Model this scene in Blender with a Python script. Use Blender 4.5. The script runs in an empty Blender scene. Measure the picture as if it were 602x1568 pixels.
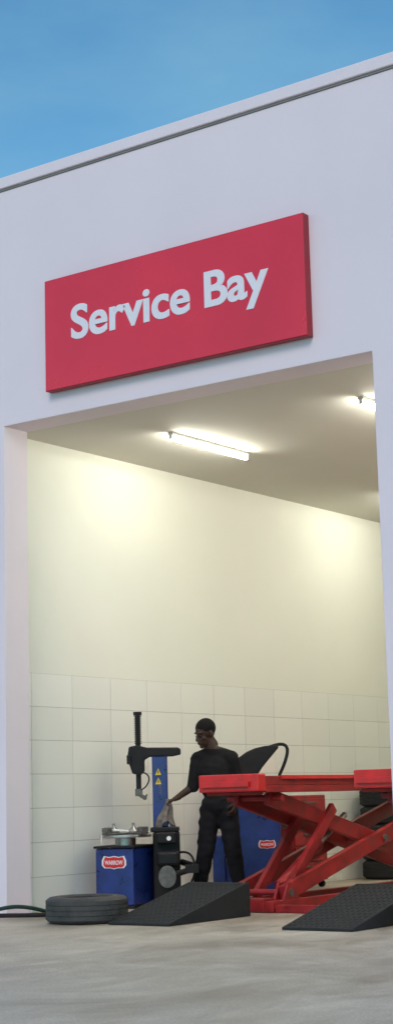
import bpy, bmesh, math, random
from mathutils import Vector, Matrix, Euler
random.seed(7)
sc=bpy.context.scene
R=math.radians
# ------------------------------------------------------------------ helpers
def link(o):
    sc.collection.objects.link(o); return o
def mat(name,col,rough=.5,metal=0,var=.12,scale=6,bump=0,bscale=60,coat=0,spec=.5,rvar=.1):
    m=bpy.data.materials.new(name); m.use_nodes=True
    nt=m.node_tree; N=nt.nodes; L=nt.links; b=N['Principled BSDF']
    tc=N.new('ShaderNodeTexCoord')
    n=N.new('ShaderNodeTexNoise'); n.inputs['Scale'].default_value=scale; n.inputs['Detail'].default_value=6
    L.new(tc.outputs['Object'],n.inputs['Vector'])
    mr=N.new('ShaderNodeMapRange'); mr.inputs[1].default_value=.3; mr.inputs[2].default_value=.7
    L.new(n.outputs['Fac'],mr.inputs[0])
    mx=N.new('ShaderNodeMix'); mx.data_type='RGBA'
    mx.inputs[6].default_value=(*[max(0,c*(1-var)) for c in col],1)
    mx.inputs[7].default_value=(*[min(1,c*(1+var)) for c in col],1)
    L.new(mr.outputs[0],mx.inputs[0]); L.new(mx.outputs[2],b.inputs['Base Color'])
    r2=N.new('ShaderNodeMapRange'); r2.inputs[1].default_value=.3; r2.inputs[2].default_value=.7
    r2.inputs[3].default_value=max(0.02,rough-rvar); r2.inputs[4].default_value=min(1,rough+rvar)
    L.new(n.outputs['Fac'],r2.inputs[0]); L.new(r2.outputs[0],b.inputs['Roughness'])
    b.inputs['Metallic'].default_value=metal
    b.inputs['Coat Weight'].default_value=coat
    b.inputs['Specular IOR Level'].default_value=spec
    if bump:
        n2=N.new('ShaderNodeTexNoise'); n2.inputs['Scale'].default_value=bscale; n2.inputs['Detail'].default_value=4
        L.new(tc.outputs['Object'],n2.inputs['Vector'])
        bp=N.new('ShaderNodeBump'); bp.inputs['Strength'].default_value=bump; bp.inputs['Distance'].default_value=.01
        L.new(n2.outputs['Fac'],bp.inputs['Height']); L.new(bp.outputs[0],b.inputs['Normal'])
    return m
def emat(name,col,s):
    m=bpy.data.materials.new(name); m.use_nodes=True
    b=m.node_tree.nodes['Principled BSDF']
    b.inputs['Emission Color'].default_value=(*col,1); b.inputs['Emission Strength'].default_value=s
    b.inputs['Base Color'].default_value=(.8,.8,.8,1)
    return m
def empty(name,loc=(0,0,0),rz=0):
    e=bpy.data.objects.new(name,None); e.empty_display_size=.2; link(e)
    e.location=loc; e.rotation_euler=(0,0,R(rz)); return e
def addbox(bm,lo,hi,M=None):
    v=[(x,y,z) for x in (lo[0],hi[0]) for y in (lo[1],hi[1]) for z in (lo[2],hi[2])]
    vs=[bm.verts.new((M@Vector(p)) if M else p) for p in v]
    for f in ((0,1,3,2),(4,6,7,5),(0,4,5,1),(2,3,7,6),(0,2,6,4),(1,5,7,3)):
        bm.faces.new([vs[i] for i in f])
def addcyl(bm,a,b,r1,r2=None,seg=16,caps=True):
    a=Vector(a); b=Vector(b); r2=r1 if r2 is None else r2; d=b-a
    M=Matrix.Translation((a+b)/2)@d.to_track_quat('Z','Y').to_matrix().to_4x4()
    bmesh.ops.create_cone(bm,cap_ends=caps,segments=seg,radius1=r1,radius2=r2,depth=d.length,matrix=M)
def addsph(bm,c,r,seg=16):
    r=(r,r,r) if isinstance(r,(int,float)) else r
    M=Matrix.Translation(c)@Matrix.Diagonal((*r,1))
    bmesh.ops.create_uvsphere(bm,u_segments=seg,v_segments=seg//2+2,radius=1,matrix=M)
def capsule(bm,a,b,r1,r2):
    addcyl(bm,a,b,r1,r2); addsph(bm,a,r1); addsph(bm,b,r2)
def addpoly(bm,pts,d0,d1,axis='x'):
    def P(p,d):
        return {'x':(d,p[0],p[1]),'y':(p[0],d,p[1]),'z':(p[0],p[1],d)}[axis]
    A=[bm.verts.new(P(p,d0)) for p in pts]; B=[bm.verts.new(P(p,d1)) for p in pts]
    bm.faces.new(A); bm.faces.new(B[::-1]); n=len(pts)
    for i in range(n): bm.faces.new((A[i],B[i],B[(i+1)%n],A[(i+1)%n]))
def lathe(bm,prof,seg=48,c=(0,0,0),closed=False):
    rings=[]
    for (r,z) in prof:
        rings.append([bm.verts.new((c[0]+r*math.cos(2*math.pi*i/seg),c[1]+r*math.sin(2*math.pi*i/seg),c[2]+z)) for i in range(seg)])
    n=len(rings)
    for k in range(n if closed else n-1):
        A=rings[k]; B=rings[(k+1)%n]
        for i in range(seg): bm.faces.new((A[i],A[(i+1)%seg],B[(i+1)%seg],B[i]))
    return rings
def fin(bm,name,m,parent=None,bevel=0,smooth=False,seg=2):
    bmesh.ops.recalc_face_normals(bm,faces=bm.faces)
    me=bpy.data.meshes.new(name); bm.to_mesh(me); bm.free()
    me.materials.append(m)
    o=link(bpy.data.objects.new(name,me))
    if smooth:
        for p in me.polygons: p.use_smooth=True
    if bevel:
        bv=o.modifiers.new('bevel','BEVEL'); bv.width=bevel; bv.segments=seg; bv.limit_method='ANGLE'; bv.angle_limit=R(35)
    if parent: o.parent=parent
    return o
def box(name,lo,hi,m,parent=None,bevel=.004,M=None):
    bm=bmesh.new(); addbox(bm,lo,hi,M); return fin(bm,name,m,parent,bevel)
def cyl(name,a,b,r,m,parent=None,r2=None,seg=20,bevel=0):
    bm=bmesh.new(); addcyl(bm,a,b,r,r2,seg); return smooth_angle(fin(bm,name,m,parent,bevel))
def smooth_angle(o,ang=40):
    me=o.data
    for p in me.polygons: p.use_smooth=True
    bm=bmesh.new(); bm.from_mesh(me)
    for e in bm.edges:
        if len(e.link_faces)==2 and e.calc_face_angle(0)>R(ang): e.smooth=False
    bm.to_mesh(me); bm.free(); return o
def tube(name,pts,r,m,parent=None):
    cu=bpy.data.curves.new(name,'CURVE'); cu.dimensions='3D'; cu.bevel_depth=r; cu.bevel_resolution=3; cu.use_fill_caps=True
    s=cu.splines.new('NURBS'); s.points.add(len(pts)-1); s.use_endpoint_u=True; s.order_u=4 if len(pts)>3 else 3
    for i,p in enumerate(pts): s.points[i].co=(*p,1)
    o=link(bpy.data.objects.new(name,cu)); cu.materials.append(m)
    if parent: o.parent=parent
    return o
def text(name,body,width,cap,m,loc,parent=None,bold=.02,ext=.01,rot=None,spacing=1.0):
    cu=bpy.data.curves.new(name,'FONT'); cu.body='B'; o=link(bpy.data.objects.new(name+'_t',cu))
    def ev():
        bpy.context.view_layer.update(); dg=bpy.context.evaluated_depsgraph_get()
        return bpy.data.meshes.new_from_object(o.evaluated_get(dg))
    cu.offset=bold; cu.space_character=spacing
    me=ev(); ys=[v.co.y for v in me.vertices]; y0=min(ys); ch=max(ys)-y0
    cu.body=body; cu.extrude=.02
    me=ev(); xs=[v.co.x for v in me.vertices]; x0=min(xs); wd=max(xs)-x0
    for v in me.vertices:
        x=(v.co.x-x0)/wd*width; y=(v.co.y-y0)/ch*cap; z=v.co.z/.02*ext
        v.co=(x,-z,y)
    bpy.data.objects.remove(o)
    me.materials.clear(); me.materials.append(m)
    t=link(bpy.data.objects.new(name,me)); t.location=loc
    if rot: t.rotation_euler=rot
    if parent: t.parent=parent
    return t
# ------------------------------------------------------------------ camera
F=2509.0; H=1568
yaw=R(35.8); pitch=math.atan(440.5/F); th=0.026
f=Vector((-math.sin(yaw)*math.cos(pitch),math.cos(yaw)*math.cos(pitch),math.sin(pitch)))
r0=Vector((math.cos(yaw),math.sin(yaw),0)); u0=r0.cross(f)
r=r0*math.cos(th)-u0*math.sin(th); u=u0*math.cos(th)+r0*math.sin(th)
C=Vector((10.319,-11.233,1.0))
cd=bpy.data.cameras.new("camera"); cam=link(bpy.data.objects.new("camera",cd))
cam.matrix_world=Matrix(((r.x,u.x,-f.x,C.x),(r.y,u.y,-f.y,C.y),(r.z,u.z,-f.z,C.z),(0,0,0,1)))
cd.sensor_fit='VERTICAL'; cd.sensor_height=36; cd.lens=36*F/H; cd.clip_end=3000; cd.clip_start=.1
sc.camera=cam
# ------------------------------------------------------------------ world + sun
w=bpy.data.worlds.new("World"); sc.world=w; w.use_nodes=True
nt=w.node_tree; N=nt.nodes; L=nt.links
bg=N['Background']; sky=N.new('ShaderNodeTexSky'); sky.sky_type='NISHITA'; sky.sun_disc=False
SE=38
sky.sun_elevation=R(SE); sky.sun_rotation=R(160); sky.ozone_density=1.6; sky.air_density=1.0; sky.dust_density=.4
tint=N.new('ShaderNodeMix'); tint.data_type='RGBA'; tint.blend_type='MULTIPLY'; tint.inputs[0].default_value=1; tint.inputs[7].default_value=(.80,1.36,1.42,1)
L.new(sky.outputs[0],tint.inputs[6])
tc=N.new('ShaderNodeTexCoord'); mp=N.new('ShaderNodeMapping'); mp.inputs['Scale'].default_value=(1.5,1.5,4)
no=N.new('ShaderNodeTexNoise'); no.inputs['Scale'].default_value=3.0; no.inputs['Detail'].default_value=6
L.new(tc.outputs['Generated'],mp.inputs[0]); L.new(mp.outputs[0],no.inputs['Vector'])
mr=N.new('ShaderNodeMapRange'); mr.inputs[1].default_value=.42; mr.inputs[2].default_value=.72; mr.inputs[4].default_value=.5
L.new(no.outputs['Fac'],mr.inputs[0])
mx=N.new('ShaderNodeMix'); mx.data_type='RGBA'; mx.inputs[7].default_value=(2.5,4.9,6.2,1)
L.new(mr.outputs[0],mx.inputs[0]); L.new(tint.outputs[2],mx.inputs[6]); L.new(mx.outputs[2],bg.inputs['Color'])
bg.inputs['Strength'].default_value=.110
sd=bpy.data.lights.new("sun",'SUN'); sd.energy=1.4; sd.angle=R(25); sd.color=(1,.73,.66)
sun=link(bpy.data.objects.new("sun",sd))
az=R(160)
sdir=Vector((math.sin(az)*math.cos(R(SE)),math.cos(az)*math.cos(R(SE)),math.sin(R(SE))))
sun.rotation_euler=(-sdir).to_track_quat('-Z','Y').to_euler(); sun.location=(0,-20,20)
sc.view_settings.view_transform='Standard'; sc.view_settings.look='None'; sc.view_settings.exposure=0
# ------------------------------------------------------------------ materials
M_fac=mat('facade_plaster',(.81,.725,.77),.75,var=.03,scale=.8,bump=.12,bscale=90,spec=.3)
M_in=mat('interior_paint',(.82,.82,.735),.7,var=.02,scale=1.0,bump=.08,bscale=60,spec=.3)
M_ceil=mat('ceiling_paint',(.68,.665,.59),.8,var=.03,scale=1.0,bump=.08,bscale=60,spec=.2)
M_grout=mat('grout',(.50,.49,.44),.9)
M_red=mat('sign_red_vinyl',(.76,.020,.045),.22,var=.08,scale=1.2,bump=.08,bscale=2.5,coat=.4)
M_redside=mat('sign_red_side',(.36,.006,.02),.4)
M_white=mat('white_acrylic',(.82,.79,.83),.4,var=.02)
M_line=mat('coping_shadow_line',(.34,.30,.29),.8)  # grey-brown that paints in the shade under the coping
M_blue=mat('blue_enamel',(.010,.030,.17),.35,var=.3,scale=9,coat=.2)
M_black=mat('black_metal',(.012,.012,.013),.55,var=.3,scale=14,spec=.25)
M_rub=mat('black_rubber',(.020,.021,.022),.75,var=.25,scale=20,bump=.2,bscale=120,spec=.3)
M_tire=mat('tire_rubber',(.050,.049,.046),.6,var=.35,scale=9,bump=.15,bscale=140,spec=.4)
M_steel=mat('steel',(.42,.41,.40),.35,metal=.9,var=.25,scale=20)
M_dsteel=mat('dull_grey_metal',(.13,.13,.12),.5,metal=.4,var=.3,scale=20)
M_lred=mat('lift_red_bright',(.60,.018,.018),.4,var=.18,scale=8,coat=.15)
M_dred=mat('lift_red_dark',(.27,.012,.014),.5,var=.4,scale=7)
M_yel=mat('yellow_label',(.75,.55,.03),.5)
M_skin=mat('dark_skin',(.040,.021,.013),.55,var=.15,scale=20,bump=.05,spec=.35)
M_hair=mat('black_hair',(.008,.007,.007),.9,bump=.6,bscale=220,spec=.2)
M_shirt=mat('black_tshirt',(.010,.010,.011),.9,var=.3,scale=8,bump=.5,bscale=14,spec=.2)
M_trou=mat('black_trousers',(.008,.008,.010),.9,var=.3,scale=8,bump=.6,bscale=10,spec=.2)
M_rag=mat('grey_rag',(.17,.15,.13),.95,var=.4,scale=25,bump=.3,bscale=60)
M_eye=mat('eye_white',(.08,.07,.06),.8,spec=.1)
def ground_mat():
    m=bpy.data.materials.new('concrete'); m.use_nodes=True
    nt=m.node_tree; N=nt.nodes; L=nt.links; b=N['Principled BSDF']
    tc=N.new('ShaderNodeTexCoord')
    def noise(s,det=6,sc3=(1,1,1),rough=.55,rot=0,dist=0):
        mp=N.new('ShaderNodeMapping'); mp.inputs['Scale'].default_value=sc3; mp.inputs['Rotation'].default_value=(0,0,rot)
        L.new(tc.outputs['Object'],mp.inputs[0])
        n=N.new('ShaderNodeTexNoise'); n.inputs['Scale'].default_value=s; n.inputs['Detail'].default_value=det; n.inputs['Roughness'].default_value=rough
        n.inputs['Distortion'].default_value=dist
        L.new(mp.outputs[0],n.inputs['Vector']); return n
    a=noise(.9,9,(1,1,1),.65,0,.8); c=noise(2.0,10,(1,.5,1),.72,R(25),1.2); d=noise(60,3)
    cr=N.new('ShaderNodeValToRGB'); cr.color_ramp.elements[0].position=.35; cr.color_ramp.elements[1].position=.68
    cr.color_ramp.elements[0].color=(.39,.335,.25,1); cr.color_ramp.elements[1].color=(.60,.535,.42,1)
    L.new(a.outputs['Fac'],cr.inputs[0])
    cr2=N.new('ShaderNodeValToRGB'); cr2.color_ramp.elements[0].position=.38; cr2.color_ramp.elements[1].position=.60
    cr2.color_ramp.elements[0].color=(.70,.69,.68,1); cr2.color_ramp.elements[1].color=(1.06,1.06,1.06,1)
    L.new(c.outputs['Fac'],cr2.inputs[0])
    m1=N.new('ShaderNodeMix'); m1.data_type='RGBA'; m1.blend_type='MULTIPLY'; m1.inputs[0].default_value=1
    L.new(cr.outputs[0],m1.inputs[6]); L.new(cr2.outputs[0],m1.inputs[7])
    m2=N.new('ShaderNodeMix'); m2.data_type='RGBA'; m2.blend_type='OVERLAY'; m2.inputs[0].default_value=.45
    L.new(m1.outputs[2],m2.inputs[6]); L.new(d.outputs['Fac'],m2.inputs[7])
    L.new(m2.outputs[2],b.inputs['Base Color'])
    r=N.new('ShaderNodeMapRange'); r.inputs[1].default_value=.35; r.inputs[2].default_value=.65; r.inputs[3].default_value=.36; r.inputs[4].default_value=.62
    L.new(c.outputs['Fac'],r.inputs[0]); L.new(r.outputs[0],b.inputs['Roughness'])
    bp=N.new('ShaderNodeBump'); bp.inputs['Strength'].default_value=.25; bp.inputs['Distance'].default_value=.006
    L.new(d.outputs['Fac'],bp.inputs['Height']); L.new(bp.outputs[0],b.inputs['Normal'])
    return m
M_gr=ground_mat()
bm=bmesh.new(); bmesh.ops.create_grid(bm,x_segments=8,y_segments=8,size=500); fin(bm,'ground',M_gr)
# ------------------------------------------------------------------ building
B=empty('service_bay_building')
OW,OH=4.0,4.53
bm=bmesh.new()
addpoly(bm,[(-7,-.1),(0,-.1),(0,OH),(OW,OH),(OW,-.1),(11,-.1),(11,6.87),(-7,6.87)],0,.33,'y')
fin(bm,'facade_wall',M_fac,B,.006)
box('coping',(-7.05,-.035,6.89),(11.05,.40,7.0),M_fac,B,.008)
box('coping_shadow_strip',(-7,-.012,6.872),(11,.33,6.888),M_line,B,0)  # thin strip coloured as the shadow line below the coping
Z1=OH+.003
box('inner_left_wall',(-.4,.33,-.1),(-.2,9.5,Z1),M_in,B,0)
box('inner_right_wall',(5.0,.33,-.1),(5.2,9.5,Z1),M_in,B,0)
box('inner_back_wall',(-.4,9.5,-.1),(5.2,9.7,Z1),M_in,B,0)
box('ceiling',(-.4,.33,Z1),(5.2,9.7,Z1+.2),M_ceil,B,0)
box('roof',(-6.8,.33,6.4),(10.8,12,6.6),M_fac,B,0)
box('outer_side_wall_1',(-7,.33,-.1),(-6.8,12,6.87),M_fac,B,0)
box('outer_side_wall_2',(10.8,.33,-.1),(11,12,6.87),M_fac,B,0)
box('outer_back_wall',(-7,12,-.1),(11,12.2,6.87),M_fac,B,0)
box('socket_box',(-.188,.44,1.42),(-.16,.53,1.52),M_white,B,.004)
def tile_mat():
    m=mat('white_wall_tile',(.85,.85,.785),.42,var=.008,scale=2,rvar=.02,spec=.35)
    nt=m.node_tree; N=nt.nodes; L=nt.links; b=N['Principled BSDF']
    g=N.new('ShaderNodeNewGeometry'); mr=N.new('ShaderNodeMapRange'); mr.inputs[3].default_value=.95; mr.inputs[4].default_value=1.0
    L.new(g.outputs['Random Per Island'],mr.inputs[0])
    mx=N.new('ShaderNodeMix'); mx.data_type='RGBA'; mx.blend_type='MULTIPLY'; mx.inputs[0].default_value=1
    src=b.inputs['Base Color'].links[0].from_socket
    L.new(src,mx.inputs[6]); L.new(mr.outputs[0],mx.inputs[7]); L.new(mx.outputs[2],b.inputs['Base Color'])
    return m
M_tile=tile_mat()
bm=bmesh.new(); g=.0028
ys=[.335]+[.57+.6*k for k in range(15)]+[9.49]
ys=[y for y in ys if y<=9.49]
for i in range(len(ys)-1):
    for k in range(7):
        if ys[i+1]-ys[i]<.03: continue
        addbox(bm,(-.1988,ys[i]+g,.32*k+g),(-.190,ys[i+1]-g,.32*(k+1)-g))
xs=[-.185]+[.42+.6*k for k in range(8)]+[4.99]
for i in range(len(xs)-1):
    for k in range(7):
        if xs[i+1]-xs[i]<.03: continue
        addbox(bm,(xs[i]+g,9.489,.32*k+g),(xs[i+1]-g,9.499,.32*(k+1)-g))
fin(bm,'wall_tiles',M_tile,B,0)
box('tile_grout_1',(-.1995,.335,0),(-.1925,9.49,2.24),M_grout,B,0)
# ------------------------------------------------------------------ lamps
M_tube=emat('fluorescent_tube',(1,.985,.87),71)
M_lampw=mat('lamp_housing_white',(.8,.8,.75),.4)
def lamp(x,y):
    e=empty('fluorescent_lamp',(x,y,OH))
    box('housing',(-.03,-.66,-.03),(.03,.66,-.001),M_lampw,e)
    for s in (-1,1): box('end_cap_%d'%s,(-.016,s*.650-.008,-.070),(.016,s*.650+.008,-.031),M_lampw,e,.002)
    cyl('tube',(0,-.640,-.055),(0,.640,-.055),.022,M_tube,e,seg=12)
for x in (1.02,3.15):
    for y in (1.92,6.35): lamp(x,y)
lamp(3.15,4.1); lamp(4.5,1.92); lamp(4.5,4.1)  # extra tubes out of view, added to brighten and even out the wall
# ------------------------------------------------------------------ sign
S=empty('wall_sign',(0,0,0))
box('sign_box',(.60,-.088,4.748),(3.455,-.002,5.811),M_redside,S,.006)
box('sign_face',(.606,-.0915,4.754),(3.449,-.0885,5.805),M_red,S,.002)
for k,dx in enumerate((-.0035,.0035)):
    text('lettering_layer_%d'%k,'Service Bay',2.165,.322,M_white,(.925+dx,-.0925-.0004*k,5.183),S,bold=.022,ext=.0025)
# ------------------------------------------------------------------ tires
def tire(name,loc,Rr=.35,wd=.22,rot=(0,0,0),m=None):
    seg=144; hw=wd/2
    prof=[(Rr*.62,-hw*.86),(Rr*.66,-hw*.97),(Rr*.78,-hw),(Rr*.90,-hw*.94),(Rr*.965,-hw*.80)]
    tr=[]
    for z0,z1 in ((-.72,-.42),(-.36,-.05),(.05,.36),(.42,.72)):
        tr+= [(Rr-.007,z0*hw-.002),(Rr,z0*hw),(Rr,z1*hw),(Rr-.007,z1*hw+.002)]
    prof=prof+tr+[(Rr*.965,hw*.80),(Rr*.90,hw*.94),(Rr*.78,hw),(Rr*.66,hw*.97),(Rr*.62,hw*.86),(Rr*.63,hw*.7),(Rr*.88,hw*.6),(Rr*.9,0),(Rr*.88,-hw*.6),(Rr*.63,-hw*.7)]
    bm=bmesh.new(); rings=lathe(bm,prof,seg,closed=True)
    for j,ring in enumerate(rings):
        for i,v in enumerate(ring):
            rr=math.hypot(v.co.x,v.co.y)
            if rr>Rr-.002 and (i+j//4)%3==0:
                k=(Rr-.0035)/rr; v.co.x*=k; v.co.y*=k
    o=fin(bm,name,m or M_tire); o.location=loc; o.rotation_euler=rot; smooth_angle(o,28); return o
tire('tire',(1.135,-.235,.112))
ts=empty('tire_stack',(.25,6.6,0))
for k in range(5):
    t=tire('stacked_tire_%d'%k,(random.uniform(-.02,.02),random.uniform(-.02,.02),.112+.215*k),m=M_rub); t.parent=ts
# ------------------------------------------------------------------ ramps
def ramp(x):
    e=empty('drive_on_ramp',(x,0,0))
    bm=bmesh.new(); L0,L1,hh=-.42,.75,.285
    addpoly(bm,[(L0,.002),(L1,.002),(L1,hh),(L1-.04,hh),(L0,.022)],0,.63,'x')
    fin(bm,'wedge',M_rub,e,.006)
    bm=bmesh.new(); sl=(hh-.022)/(L1-.04-L0); n=30
    for i in range(1,n):
        for j in range(12):
            y=L0+(L1-.06-L0)*i/n; z=.022+sl*(y-L0)
            addbox(bm,(.02+j*.049+(i%2)*.012,y,z-.003),(.02+j*.049+.03+(i%2)*.012,y+.009,z+.003))
    fin(bm,'tread_bars',M_rub,e)
ramp(1.51); ramp(3.22)
# ------------------------------------------------------------------ scissor lift
LF=empty('scissor_lift')
def beam(bm,x,p,q,wd,h):
    a=Vector((0,*p)); b=Vector((0,*q)); d=(b-a); ang=math.atan2(d.z,d.y)
    Mx=Matrix.Translation((x,a.y,a.z))@Matrix.Rotation(ang,4,'X')
    addbox(bm,(-wd/2,-.06,-h/2),(wd/2,d.length+.06,h/2),Mx)
for n,(x0,x1) in enumerate(((1.5,2.13),(3.12,3.75))):
    t='AB'[n]
    box('deck_'+t,(x0,1.06,1.11),(x1,5.7,1.195),M_dred,LF,.006)
    box('side_channel_'+t+'1',(x0-.002,1.06,1.05),(x0+.03,5.7,1.108),M_dred,LF,.003)
    box('side_channel_'+t+'2',(x1-.03,1.06,1.05),(x1+.002,5.7,1.108),M_dred,LF,.003)
    box('side_flange_'+t,(x1+.003,1.3,1.165),(x1+.02,5.7,1.20),M_lred,LF,.003)
    box('end_flap_'+t,(x0-.01,.93,1.06),(x1+.01,1.055,1.215),M_lred,LF,.012)
    box('end_lip_'+t,(x0+.03,.90,1.10),(x1-.08,.928,1.15),M_lred,LF,.006)
    cyl('hinge_'+t,(x0+.02,1.03,1.05),(x1-.02,1.03,1.05),.022,M_dred,LF)
    bm=bmesh.new()
    beam(bm,x1-.06,(1.42,.16),(4.95,1.03),.06,.15); beam(bm,x0+.06,(1.42,.16),(4.95,1.03),.06,.15)
    fin(bm,'rising_arms_'+t,M_dred,LF,.008)
    bm=bmesh.new()
    beam(bm,x1-.14,(1.35,1.0),(4.9,.16),.06,.15); beam(bm,x0+.14,(1.35,1.0),(4.9,.16),.06,.15)
    fin(bm,'falling_arms_'+t,M_dred,LF,.008)
    bm=bmesh.new()
    for (y,z) in ((1.42,.16),(4.95,1.03),(1.35,1.0),(4.9,.16),(3.16,.585)): addcyl(bm,(x0+.02,y,z),(x1-.015,y,z),.028)
    smooth_angle(fin(bm,'pivot_shafts_'+t,M_dred,LF))
    bm=bmesh.new()
    for (y,z) in ((1.42,.16),(3.16,.585)): addcyl(bm,(x1-.012,y,z),(x1+.006,y,z),.034)
    smooth_angle(fin(bm,'pivot_nuts_'+t,M_dsteel,LF))
    bm=bmesh.new()
    addbox(bm,(x0,1.12,.004),(x0+.10,5.1,.10)); addbox(bm,(x1-.10,1.12,.004),(x1,5.1,.10))
    addbox(bm,(x0+.102,1.12,.004),(x1-.102,1.30,.12)); addbox(bm,(x0+.102,4.9,.004),(x1-.102,5.1,.10))
    fin(bm,'base_frame_'+t,M_dred,LF,.006)
    bm=bmesh.new(); addpoly(bm,[(1.30,.10),(1.56,.10),(1.47,.25),(1.38,.25)],x1-.028,x1-.004,'x'); addpoly(bm,[(1.30,.10),(1.56,.10),(1.47,.25),(1.38,.25)],x1-.125,x1-.10,'x')
    fin(bm,'pivot_bracket_'+t,M_dred,LF,.003)
    xm=(x0+x1)/2
    cyl('hydraulic_barrel_'+t,(xm+.1,1.55,.20),(xm+.1,2.25,.56),.055,M_dred,LF)
    cyl('hydraulic_rod_'+t,(xm+.1,2.25,.56),(xm+.1,2.75,.82),.03,M_steel,LF)
    bm=bmesh.new(); beam(bm,xm+.22,(1.5,.15),(2.3,.86),.05,.10); beam(bm,xm-.1,(1.5,.15),(2.3,.86),.05,.10)
    fin(bm,'lift_links_'+t,M_dred,LF,.006)
box('cross_member',(2.135,1.14,.004),(3.115,1.22,.07),M_dred,LF,.004)
# ------------------------------------------------------------------ tyre changer
T=empty('tire_changer',(.25,1.45,0),35.8)
cr=Matrix.Rotation(R(-20),4,'Z')
Mc=Matrix.Translation((-.03,.05,0))@cr
bm=bmesh.new(); addbox(bm,(-.19,-.28,.03),(.20,.3,.56),Mc); fin(bm,'cabinet',M_blue,T,.012)
bm=bmesh.new(); addbox(bm,(-.20,-.29,.0),(.21,.31,.028),Mc); fin(bm,'cabinet_plinth',M_black,T,.004)
bm=bmesh.new(); addbox(bm,(-.205,-.295,.562),(.215,.31,.585),Mc); fin(bm,'cabinet_top_tray',M_black,T,.006)
for k in range(4):
    bm=bmesh.new(); x=-.17+k*.085
    addbox(bm,(x,-.40,.09),(x+.035,-.27,.10),Mc); addbox(bm,(x-.008,-.43,.085),(x+.043,-.38,.112),Mc)
    fin(bm,'pedal_%d'%k,M_dsteel,T,.004)
bm=bmesh.new(); addcyl(bm,(-.02,0,.58),(-.02,0,.66),.10,seg=24); addcyl(bm,(-.02,0,.66),(-.02,0,.685),.25,seg=32); smooth_angle(fin(bm,'turntable',M_steel,T,.004))
for k in range(4):
    a=R(45+90*k); bm=bmesh.new(); Mk=Matrix.Translation((-.02,0,0))@Matrix.Rotation(a,4,'Z')
    addbox(bm,(.02,-.045,.687),(.27,.045,.705),Mk); addbox(bm,(.20,-.035,.706),(.275,.035,.755),Mk)
    fin(bm,'clamp_jaw_%d'%k,M_dsteel,T,.006)
for i,x in enumerate((-.13,.06)):
    bm=bmesh.new(); lathe(bm,[(.055,.70),(.06,.72),(.03,.75),(.015,.765),(.014,.785),(.018,.79),(.0,.80)],20,(x,-.05,0)); smooth_angle(fin(bm,'centering_cone_%d'%i,M_steel,T))
tube('air_pipe',[(-.24,-.1,.60),(-.25,-.12,.70),(-.22,-.14,.735),(-.12,-.15,.735),(.02,-.15,.72)],.009,M_lampw,T)
box('rear_body',(.24,.06,.03),(.50,.4,.70),M_black,T,.02)
box('column_foot',(.22,.05,.70),(.50,.38,.745),M_black,T,.01)
box('column',(.245,.16,.745),(.395,.30,1.45),M_blue,T,.012)
bm=bmesh.new(); addpoly(bm,[(.0,1.40),(.02,1.53),(.10,1.545),(.20,1.52),(.50,1.515),(.53,1.50),(.53,1.445),(.45,1.43),(.22,1.43),(.17,1.40),(.17,1.29),(.13,1.25),(.05,1.27),(.03,1.34)],.14,.29,'y')
fin(bm,'swing_arm',M_black,T,.012)
bm=bmesh.new(); addbox(bm,(.085,.19,1.10),(.135,.24,1.86))
fin(bm,'tool_shaft',M_black,T,.004)
bm=bmesh.new()
for k in range(13): addcyl(bm,(.11,.215,1.56+k*.022),(.11,.215,1.568+k*.022),.037,seg=16)
addcyl(bm,(.11,.215,1.84),(.11,.215,1.875),.042,seg=16)
fin(bm,'spring_coils',M_black,T)
bm=bmesh.new(); addbox(bm,(.075,.17,1.05),(.145,.26,1.12)); capsule(bm,(.11,.2,1.07),(.17,.13,1.03),.02,.02); capsule(bm,(.17,.13,1.03),(.19,.10,1.06),.014,.008)
smooth_angle(fin(bm,'mount_head',M_dsteel,T))
tube('air_hose_top',[(.12,.15,1.28),(.2,.12,1.28),(.24,.13,1.2),(.17,.14,1.12),(.13,.18,1.11)],.007,M_black,T)
box('handle',(-.0,.10,1.36),(.04,.14,1.45),M_black,T,.008)
for i,z in enumerate((1.16,1.25)):
    bm=bmesh.new(); addpoly(bm,[(.275,z),(.335,z),(.305,z+.065)],.150,.1555,'y'); fin(bm,'warning_label_%d'%i,M_yel,T)
    bm=bmesh.new(); addpoly(bm,[(.301,z+.012),(.309,z+.012),(.310,z+.042),(.300,z+.042)],.147,.1495,'y'); fin(bm,'warning_mark_%d'%i,M_black,T)
text('column_lettering','AUTO',.14,.024,M_dsteel,(.335,.1585,1.06),T,bold=.01,ext=.001,rot=(0,R(-90),0))
bm=bmesh.new(); pts=[]
for k in range(20):
    a=2*math.pi*k/20; rr=.10*(1+.12*math.sin(a)); pts.append((.38+rr*.85*math.cos(a),.27+rr*1.05*math.sin(a)))
addpoly(bm,pts,-.16,-.145,'y'); fin(bm,'bead_breaker_blade',M_dsteel,T,.004)
bm=bmesh.new(); capsule(bm,(.38,-.12,.28),(.60,-.05,.34),.028,.028); capsule(bm,(.60,-.05,.34),(.66,.1,.36),.03,.03); capsule(bm,(.66,.1,.36),(.52,.3,.40),.03,.03)
addbox(bm,(.55,-.12,.31),(.68,.0,.385)); smooth_angle(fin(bm,'bead_breaker_arm',M_black,T))
tube('bead_breaker_hose',[(.5,.1,.5),(.60,0,.52),(.66,-.05,.40),(.64,-.05,.22),(.5,.0,.12)],.011,M_black,T)
box('air_cylinder',(.28,-.10,.38),(.50,.04,.52),M_black,T,.03)
box('inflator_box',(.28,-.04,.59),(.47,.045,.70),M_black,T,.015)
bm=bmesh.new(); addcyl(bm,(.40,-.05,.64),(.40,-.065,.64),.022,seg=20); fin(bm,'pressure_gauge',M_lampw,T)
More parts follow.
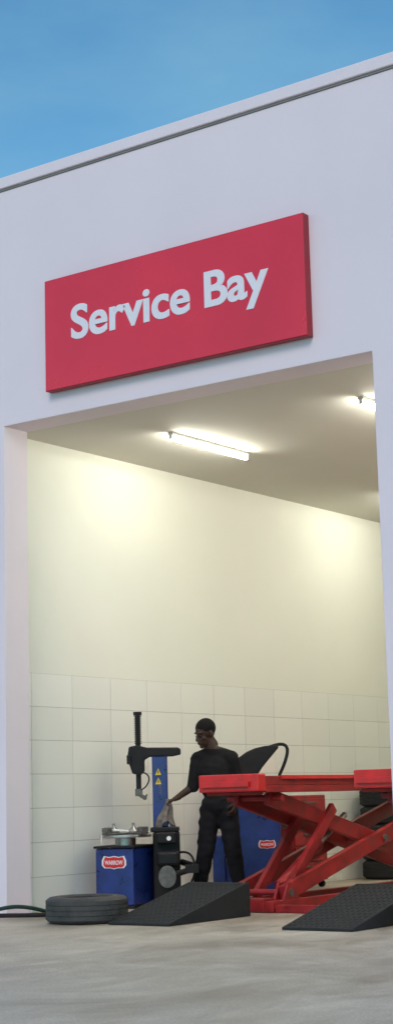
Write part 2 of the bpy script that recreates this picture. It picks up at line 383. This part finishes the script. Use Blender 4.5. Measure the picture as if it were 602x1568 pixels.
def badge(parent,Mb,wd,word):
    h=wd*.5
    def pts(s):
        return [(-.5*wd*s,.15*h),(-.42*wd*s,.5*h*s),(-.2*wd,.42*h*s),(0,.5*h*s),(.2*wd,.42*h*s),(.42*wd*s,.5*h*s),(.5*wd*s,.15*h),(.5*wd*s,-.2*h),(.4*wd*s,-.42*h*s),(.15*wd,-.42*h*s),(0,-.5*h*s),(-.15*wd,-.42*h*s),(-.4*wd*s,-.42*h*s),(-.5*wd*s,-.2*h)]
    bm=bmesh.new(); addpoly(bm,pts(1.0),-.003,0,'y'); bmesh.ops.transform(bm,matrix=Mb,verts=bm.verts); fin(bm,'badge_border',M_white,parent)
    bm=bmesh.new(); addpoly(bm,pts(.86),-.006,-.0035,'y'); bmesh.ops.transform(bm,matrix=Mb,verts=bm.verts); fin(bm,'badge_plate',M_lred,parent)
    t=text('badge_lettering',word,wd*.74,h*.32,M_white,(0,0,0),parent,bold=.02,ext=.001)
    t.data.transform(Mb@Matrix.Translation((-wd*.37,-.008,-h*.16)))
badge(T,Mc@Matrix.Translation((.005,-.2835,.43)),.25,'WARROW')
# ------------------------------------------------------------------ wheel balancer
W=empty('wheel_balancer',(.45,3.3,0),35.8)
bm=bmesh.new(); addpoly(bm,[(-.28,.05),(.30,.05),(.30,.88),(.22,.95),(-.28,.95)],-.05,.45,'y'); fin(bm,'cabinet',M_blue,W,.02)
bm=bmesh.new(); addbox(bm,(-.42,-.02,.05),(-.285,.40,.62)); fin(bm,'side_cabinet',M_blue,W,.015)
box('base_plate',(-.44,-.07,.0),(.32,.47,.048),M_black,W,.006)
bm=bmesh.new(); addpoly(bm,[(-.28,.953),(.22,.953),(.27,.98),(.24,1.02),(-.2,1.03),(-.28,1.0)],-.04,.44,'y'); fin(bm,'weight_tray',M_black,W,.012)
for k in range(3):
    bm=bmesh.new(); lathe(bm,[(.045,1.03),(.045,1.05),(.0,1.05)],16,(-.02+.1*k,.1,0)); fin(bm,'tray_cup_%d'%k,M_dsteel,W)
bm=bmesh.new(); addcyl(bm,(.30,.2,.78),(.46,.2,.78),.03); addcyl(bm,(.33,.2,.78),(.36,.2,.78),.11,seg=28); addcyl(bm,(.40,.2,.78),(.43,.2,.78),.06); smooth_angle(fin(bm,'spindle',M_dsteel,W))
hp=[(-.10,1.02),(-.15,1.20),(-.175,1.36),(-.12,1.43),(-.03,1.49),(.06,1.525),(.16,1.545),(.30,1.555),(.31,1.525),(.26,1.47),(.19,1.39),(.13,1.32),(.075,1.24),(.04,1.14),(.02,1.02)]
bm=bmesh.new(); addpoly(bm,hp,.02,.30,'y'); fin(bm,'wheel_guard_hood',M_black,W,.02,seg=3)
tube('hood_arm',[(.20,.16,1.53),(.32,.16,1.575),(.41,.16,1.56),(.41,.16,1.46),(.35,.16,1.30),(.28,.16,1.18),(.26,.16,.98)],.018,M_black,W)
badge(W,Matrix.Translation((.15,-.0525,.52)),.18,'WARROW')
# ------------------------------------------------------------------ tool cabinet
TC=empty('tool_cabinet',(.12,4.55,0),90)
box('carcass',(-.36,-.25,.08),(.36,.27,1.02),M_dred,TC,.01)
for k in range(5): box('drawer_%d'%k,(-.33,-.268,.12+.175*k),(.33,-.252,.28+.175*k),M_dred,TC,.005); 
for k in range(5): box('handle_%d'%k,(-.15,-.285,.23+.175*k),(.15,-.27,.245+.175*k),M_dsteel,TC,.003)
for i,(x,y) in enumerate(((-.3,-.2),(.3,-.2),(-.3,.2),(.3,.2))): cyl('caster_%d'%i,(x-.015,y,.04),(x+.015,y,.04),.04,M_black,TC)
# ------------------------------------------------------------------ hoses
M_hg=mat('green_hose',(.012,.04,.028),.6,spec=.3); M_hr=mat('red_hose',(.2,.02,.02),.5)
HO=empty('air_hose')
tube('green_line',[(.35,.25,.02),(.3,-.1,.13),(.2,-.3,.10),(-.2,-.35,.02),(.2,-.65,.02),(.45,-.9,.02),(-.6,-.75,.02),(-1.4,-.4,.02)],.018,M_hg,HO)
tube('red_line',[(.45,.3,.02),(.25,-.15,.04),(.0,-.4,.02),(.35,-.6,.02),(.3,-1.05,.02),(-.5,-1.0,.02),(-1.4,-.7,.02)],.014,M_hr,HO)
tube('black_line',[(.5,.5,.02),(.35,0,.02),(.15,-.3,.05),(-.1,-.5,.02),(.3,-.75,.02),(-.3,-.9,.02),(-1.4,-.9,.02)],.02,M_rub,HO)
# ------------------------------------------------------------------ person
def remesh(bm,name,vox,sm=4,it=1):
    bmesh.ops.recalc_face_normals(bm,faces=bm.faces)
    me=bpy.data.meshes.new(name); bm.to_mesh(me); bm.free()
    o=link(bpy.data.objects.new(name,me))
    m=o.modifiers.new('r','REMESH'); m.mode='VOXEL'; m.voxel_size=vox; m.use_smooth_shade=True
    s=o.modifiers.new('s','SMOOTH'); s.iterations=sm; s.factor=.5
    bpy.context.view_layer.update(); dg=bpy.context.evaluated_depsgraph_get()
    me2=bpy.data.meshes.new_from_object(o.evaluated_get(dg)); bpy.data.objects.remove(o)
    for p in me2.polygons: p.use_smooth=True
    me2.name=name; return me2
def segd(p,a,b):
    a=Vector(a); b=Vector(b); d=b-a; t=max(0,min(1,(p-a).dot(d)/d.length_squared)); return (p-(a+d*t)).length
PN=empty('mechanic',(.81,2.15,0),35.8)
RS,RE,RW=(-.165,.06,1.40),(-.22,.02,1.13),(-.385,-.06,1.02)
LS,LE,LW=(.165,-.03,1.40),(.235,.05,1.13),(.20,-.10,.95)
RH,RK,RA=(-.055,.03,.90),(-.115,-.03,.50),(-.195,.03,.10)
LH,LK,LA=(.11,.0,.90),(.155,-.05,.50),(.22,.02,.10)
segs=[
 (RS,RE,.074,.062,0),(LS,LE,.074,.062,0),((-.15,.05,1.41),(.15,-.03,1.41),.068,.068,0),
 ((-.12,.04,1.43),(-.03,0,1.475),.06,.055,0),((.12,-.02,1.43),(.0,0,1.475),.06,.055,0),
 (RE,RW,.044,.029,2),(LE,LW,.044,.029,2),((-.01,0,1.44),(-.055,-.015,1.56),.064,.060,2),
 (RH,RK,.108,.086,1),(RK,RA,.085,.068,1),(LH,LK,.110,.088,1),(LK,LA,.086,.068,1),
 ((RA[0],RA[1]+.02,.055),(RA[0]-.12,RA[1]-.10,.042),.052,.042,3),((LA[0],LA[1]+.02,.055),(LA[0]-.10,LA[1]-.13,.042),.052,.042,3)]
bm=bmesh.new()
for a,b,ra,rb,mm in segs: capsule(bm,a,b,ra,rb)
addsph(bm,(.025,.01,.95),(.172,.13,.13)); addsph(bm,(.025,.01,1.10),(.166,.125,.18)); addsph(bm,(.0,.0,1.27),(.190,.13,.18))
me=remesh(bm,'body',.011,4)
for m in (M_shirt,M_trou,M_skin,M_black): me.materials.append(m)
tor=[((.02,0,.99),(.0,0,1.38),0),((.02,0,.9),(.02,0,.93),1)]
for p in me.polygons:
    c=p.center; best=None
    for a,b,ra,rb,mm in segs:
        d=segd(c,a,b)-max(ra,rb)*.5-(ra+rb)*.25
        if best is None or d<best[0]: best=(d,mm)
    for a,b,mm in tor:
        d=segd(c,a,b)-.14
        if d<best[0]: best=(d,mm)
    k=best[1]
    if c.x>-.2 and c.z>1.3: k=2 if c.z>1.495 else 0
    if k==3 and c.z>.10: k=1
    p.material_index=k
from mathutils import noise as mn
for v in me.vertices:
    if v.co.z<1.42 and not (v.co.x<-.25):
        n=mn.noise(Vector((v.co.x*9,v.co.y*9,v.co.z*16)))
        v.co+=v.normal*n*.014
o=link(bpy.data.objects.new('body',me)); o.parent=PN
def hand(name,wr,dirv,palmn,curl):
    wr=Vector(wr); d=Vector(dirv).normalized(); n=Vector(palmn); n=(n-d*n.dot(d)).normalized(); s=d.cross(n)
    bm=bmesh.new()
    for k,(off,ln,rad) in enumerate(((-.031,.066,.0085),(-.010,.076,.009),(.011,.072,.0088),(.031,.056,.0078))):
        base=wr+d*.085+s*off
        capsule(bm,wr+d*.01+s*off*.55,base,.017,.0125)
        p=base; ang=0
        for q in range(3):
            ang+=curl*(1 if q else .6); dd=d*math.cos(ang)+n*math.sin(ang); ne=p+dd*ln*(.45,.32,.23)[q]
            capsule(bm,p,ne,rad*(1.05-.08*q),rad*(.97-.08*q)); p=ne
    t0=wr+d*.03-s*.026; t1=t0+(d*.6-s*.75+n*.35).normalized()*.042; t2=t1+(d*.9-s*.1+n*.6).normalized()*.03; t3=t2+(d*.7+s*.25+n*.7).normalized()*.024
    capsule(bm,t0,t1,.014,.0115); capsule(bm,t1,t2,.011,.010); capsule(bm,t2,t3,.010,.008)
    capsule(bm,wr-d*.03,wr+d*.02,.027,.024)
    me=remesh(bm,name,.0042,2); me.materials.append(M_skin)
    o=link(bpy.data.objects.new(name,me)); o.parent=PN
hand('right_hand',RW,(-.9,-.25,-.35),(-.2,-.1,-1),R(48))
hand('left_hand',LW,(-.35,-.5,-.8),(-.9,.3,.1),R(28))
bm=bmesh.new()
addsph(bm,(0,.015,.03),(.077,.097,.092)); addsph(bm,(0,-.028,-.045),(.058,.062,.066)); addsph(bm,(0,-.07,-.088),(.026,.022,.02))
capsule(bm,(0,-.086,.022),(0,-.105,-.018),.009,.014); 
for s in (-1,1):
    addsph(bm,(s*.014,-.095,-.020),(.010,.012,.009)); addsph(bm,(s*.082,.012,0),(.010,.021,.034)); addsph(bm,(s*.04,-.056,-.018),(.022,.02,.022)); addsph(bm,(s*.028,-.074,.040),(.026,.009,.007))
addsph(bm,(0,-.090,-.047),(.027,.012,.0075)); addsph(bm,(0,-.088,-.060),(.024,.012,.008))
capsule(bm,(0,.02,-.05),(0,.04,-.11),.055,.058)
hm=remesh(bm,'head',.005,4); hm.materials.append(M_skin)
Mh=Matrix.Translation((-.09,-.03,1.635))@Matrix.Rotation(R(-52),4,'Z')@Matrix.Rotation(R(20),4,'X')@Matrix.Scale(1.1,4)
hm.transform(Mh); o=link(bpy.data.objects.new('head',hm)); o.parent=PN
bm=bmesh.new(); addsph(bm,(0,.028,.050),(.083,.099,.091),32)
bmesh.ops.transform(bm,matrix=Mh,verts=bm.verts); fin(bm,'hair',M_hair,PN,smooth=True)
bm=bmesh.new()
for s in (-1,1): addsph(bm,(s*.029,-.0745,.014),(.010,.009,.004))
bmesh.ops.transform(bm,matrix=Mh,verts=bm.verts); fin(bm,'eyes',M_eye,PN,smooth=True)
bm=bmesh.new()
for s in (-1,1): addsph(bm,(s*.029,-.081,.013),(.004,.004,.004))
bmesh.ops.transform(bm,matrix=Mh,verts=bm.verts); fin(bm,'irises',M_hair,PN,smooth=True)
bm=bmesh.new(); nu,nv=28,16; hx=Vector(RW)+Vector((-.085,-.03,-.035)); grid=[]
for j in range(nv+1):
    t=j/nv; row=[]
    for i in range(nu):
        a=2*math.pi*i/nu; rad=(.016+.055*t**.8)*(1+.35*math.sin(a*4+t*2)*min(1,t*2))
        z=-t*(.25+.04*math.sin(a*2+1)); row.append(bm.verts.new((hx.x+rad*math.cos(a)*1.1-.03*t+.01*math.sin(t*7),hx.y+rad*math.sin(a)*.6,hx.z+.03+z)))
    grid.append(row)
for j in range(nv):
    for i in range(nu): bm.faces.new((grid[j][i],grid[j][(i+1)%nu],grid[j+1][(i+1)%nu],grid[j+1][i]))
bm.faces.new(grid[0])
fin(bm,'rag',M_rag,PN,smooth=True)
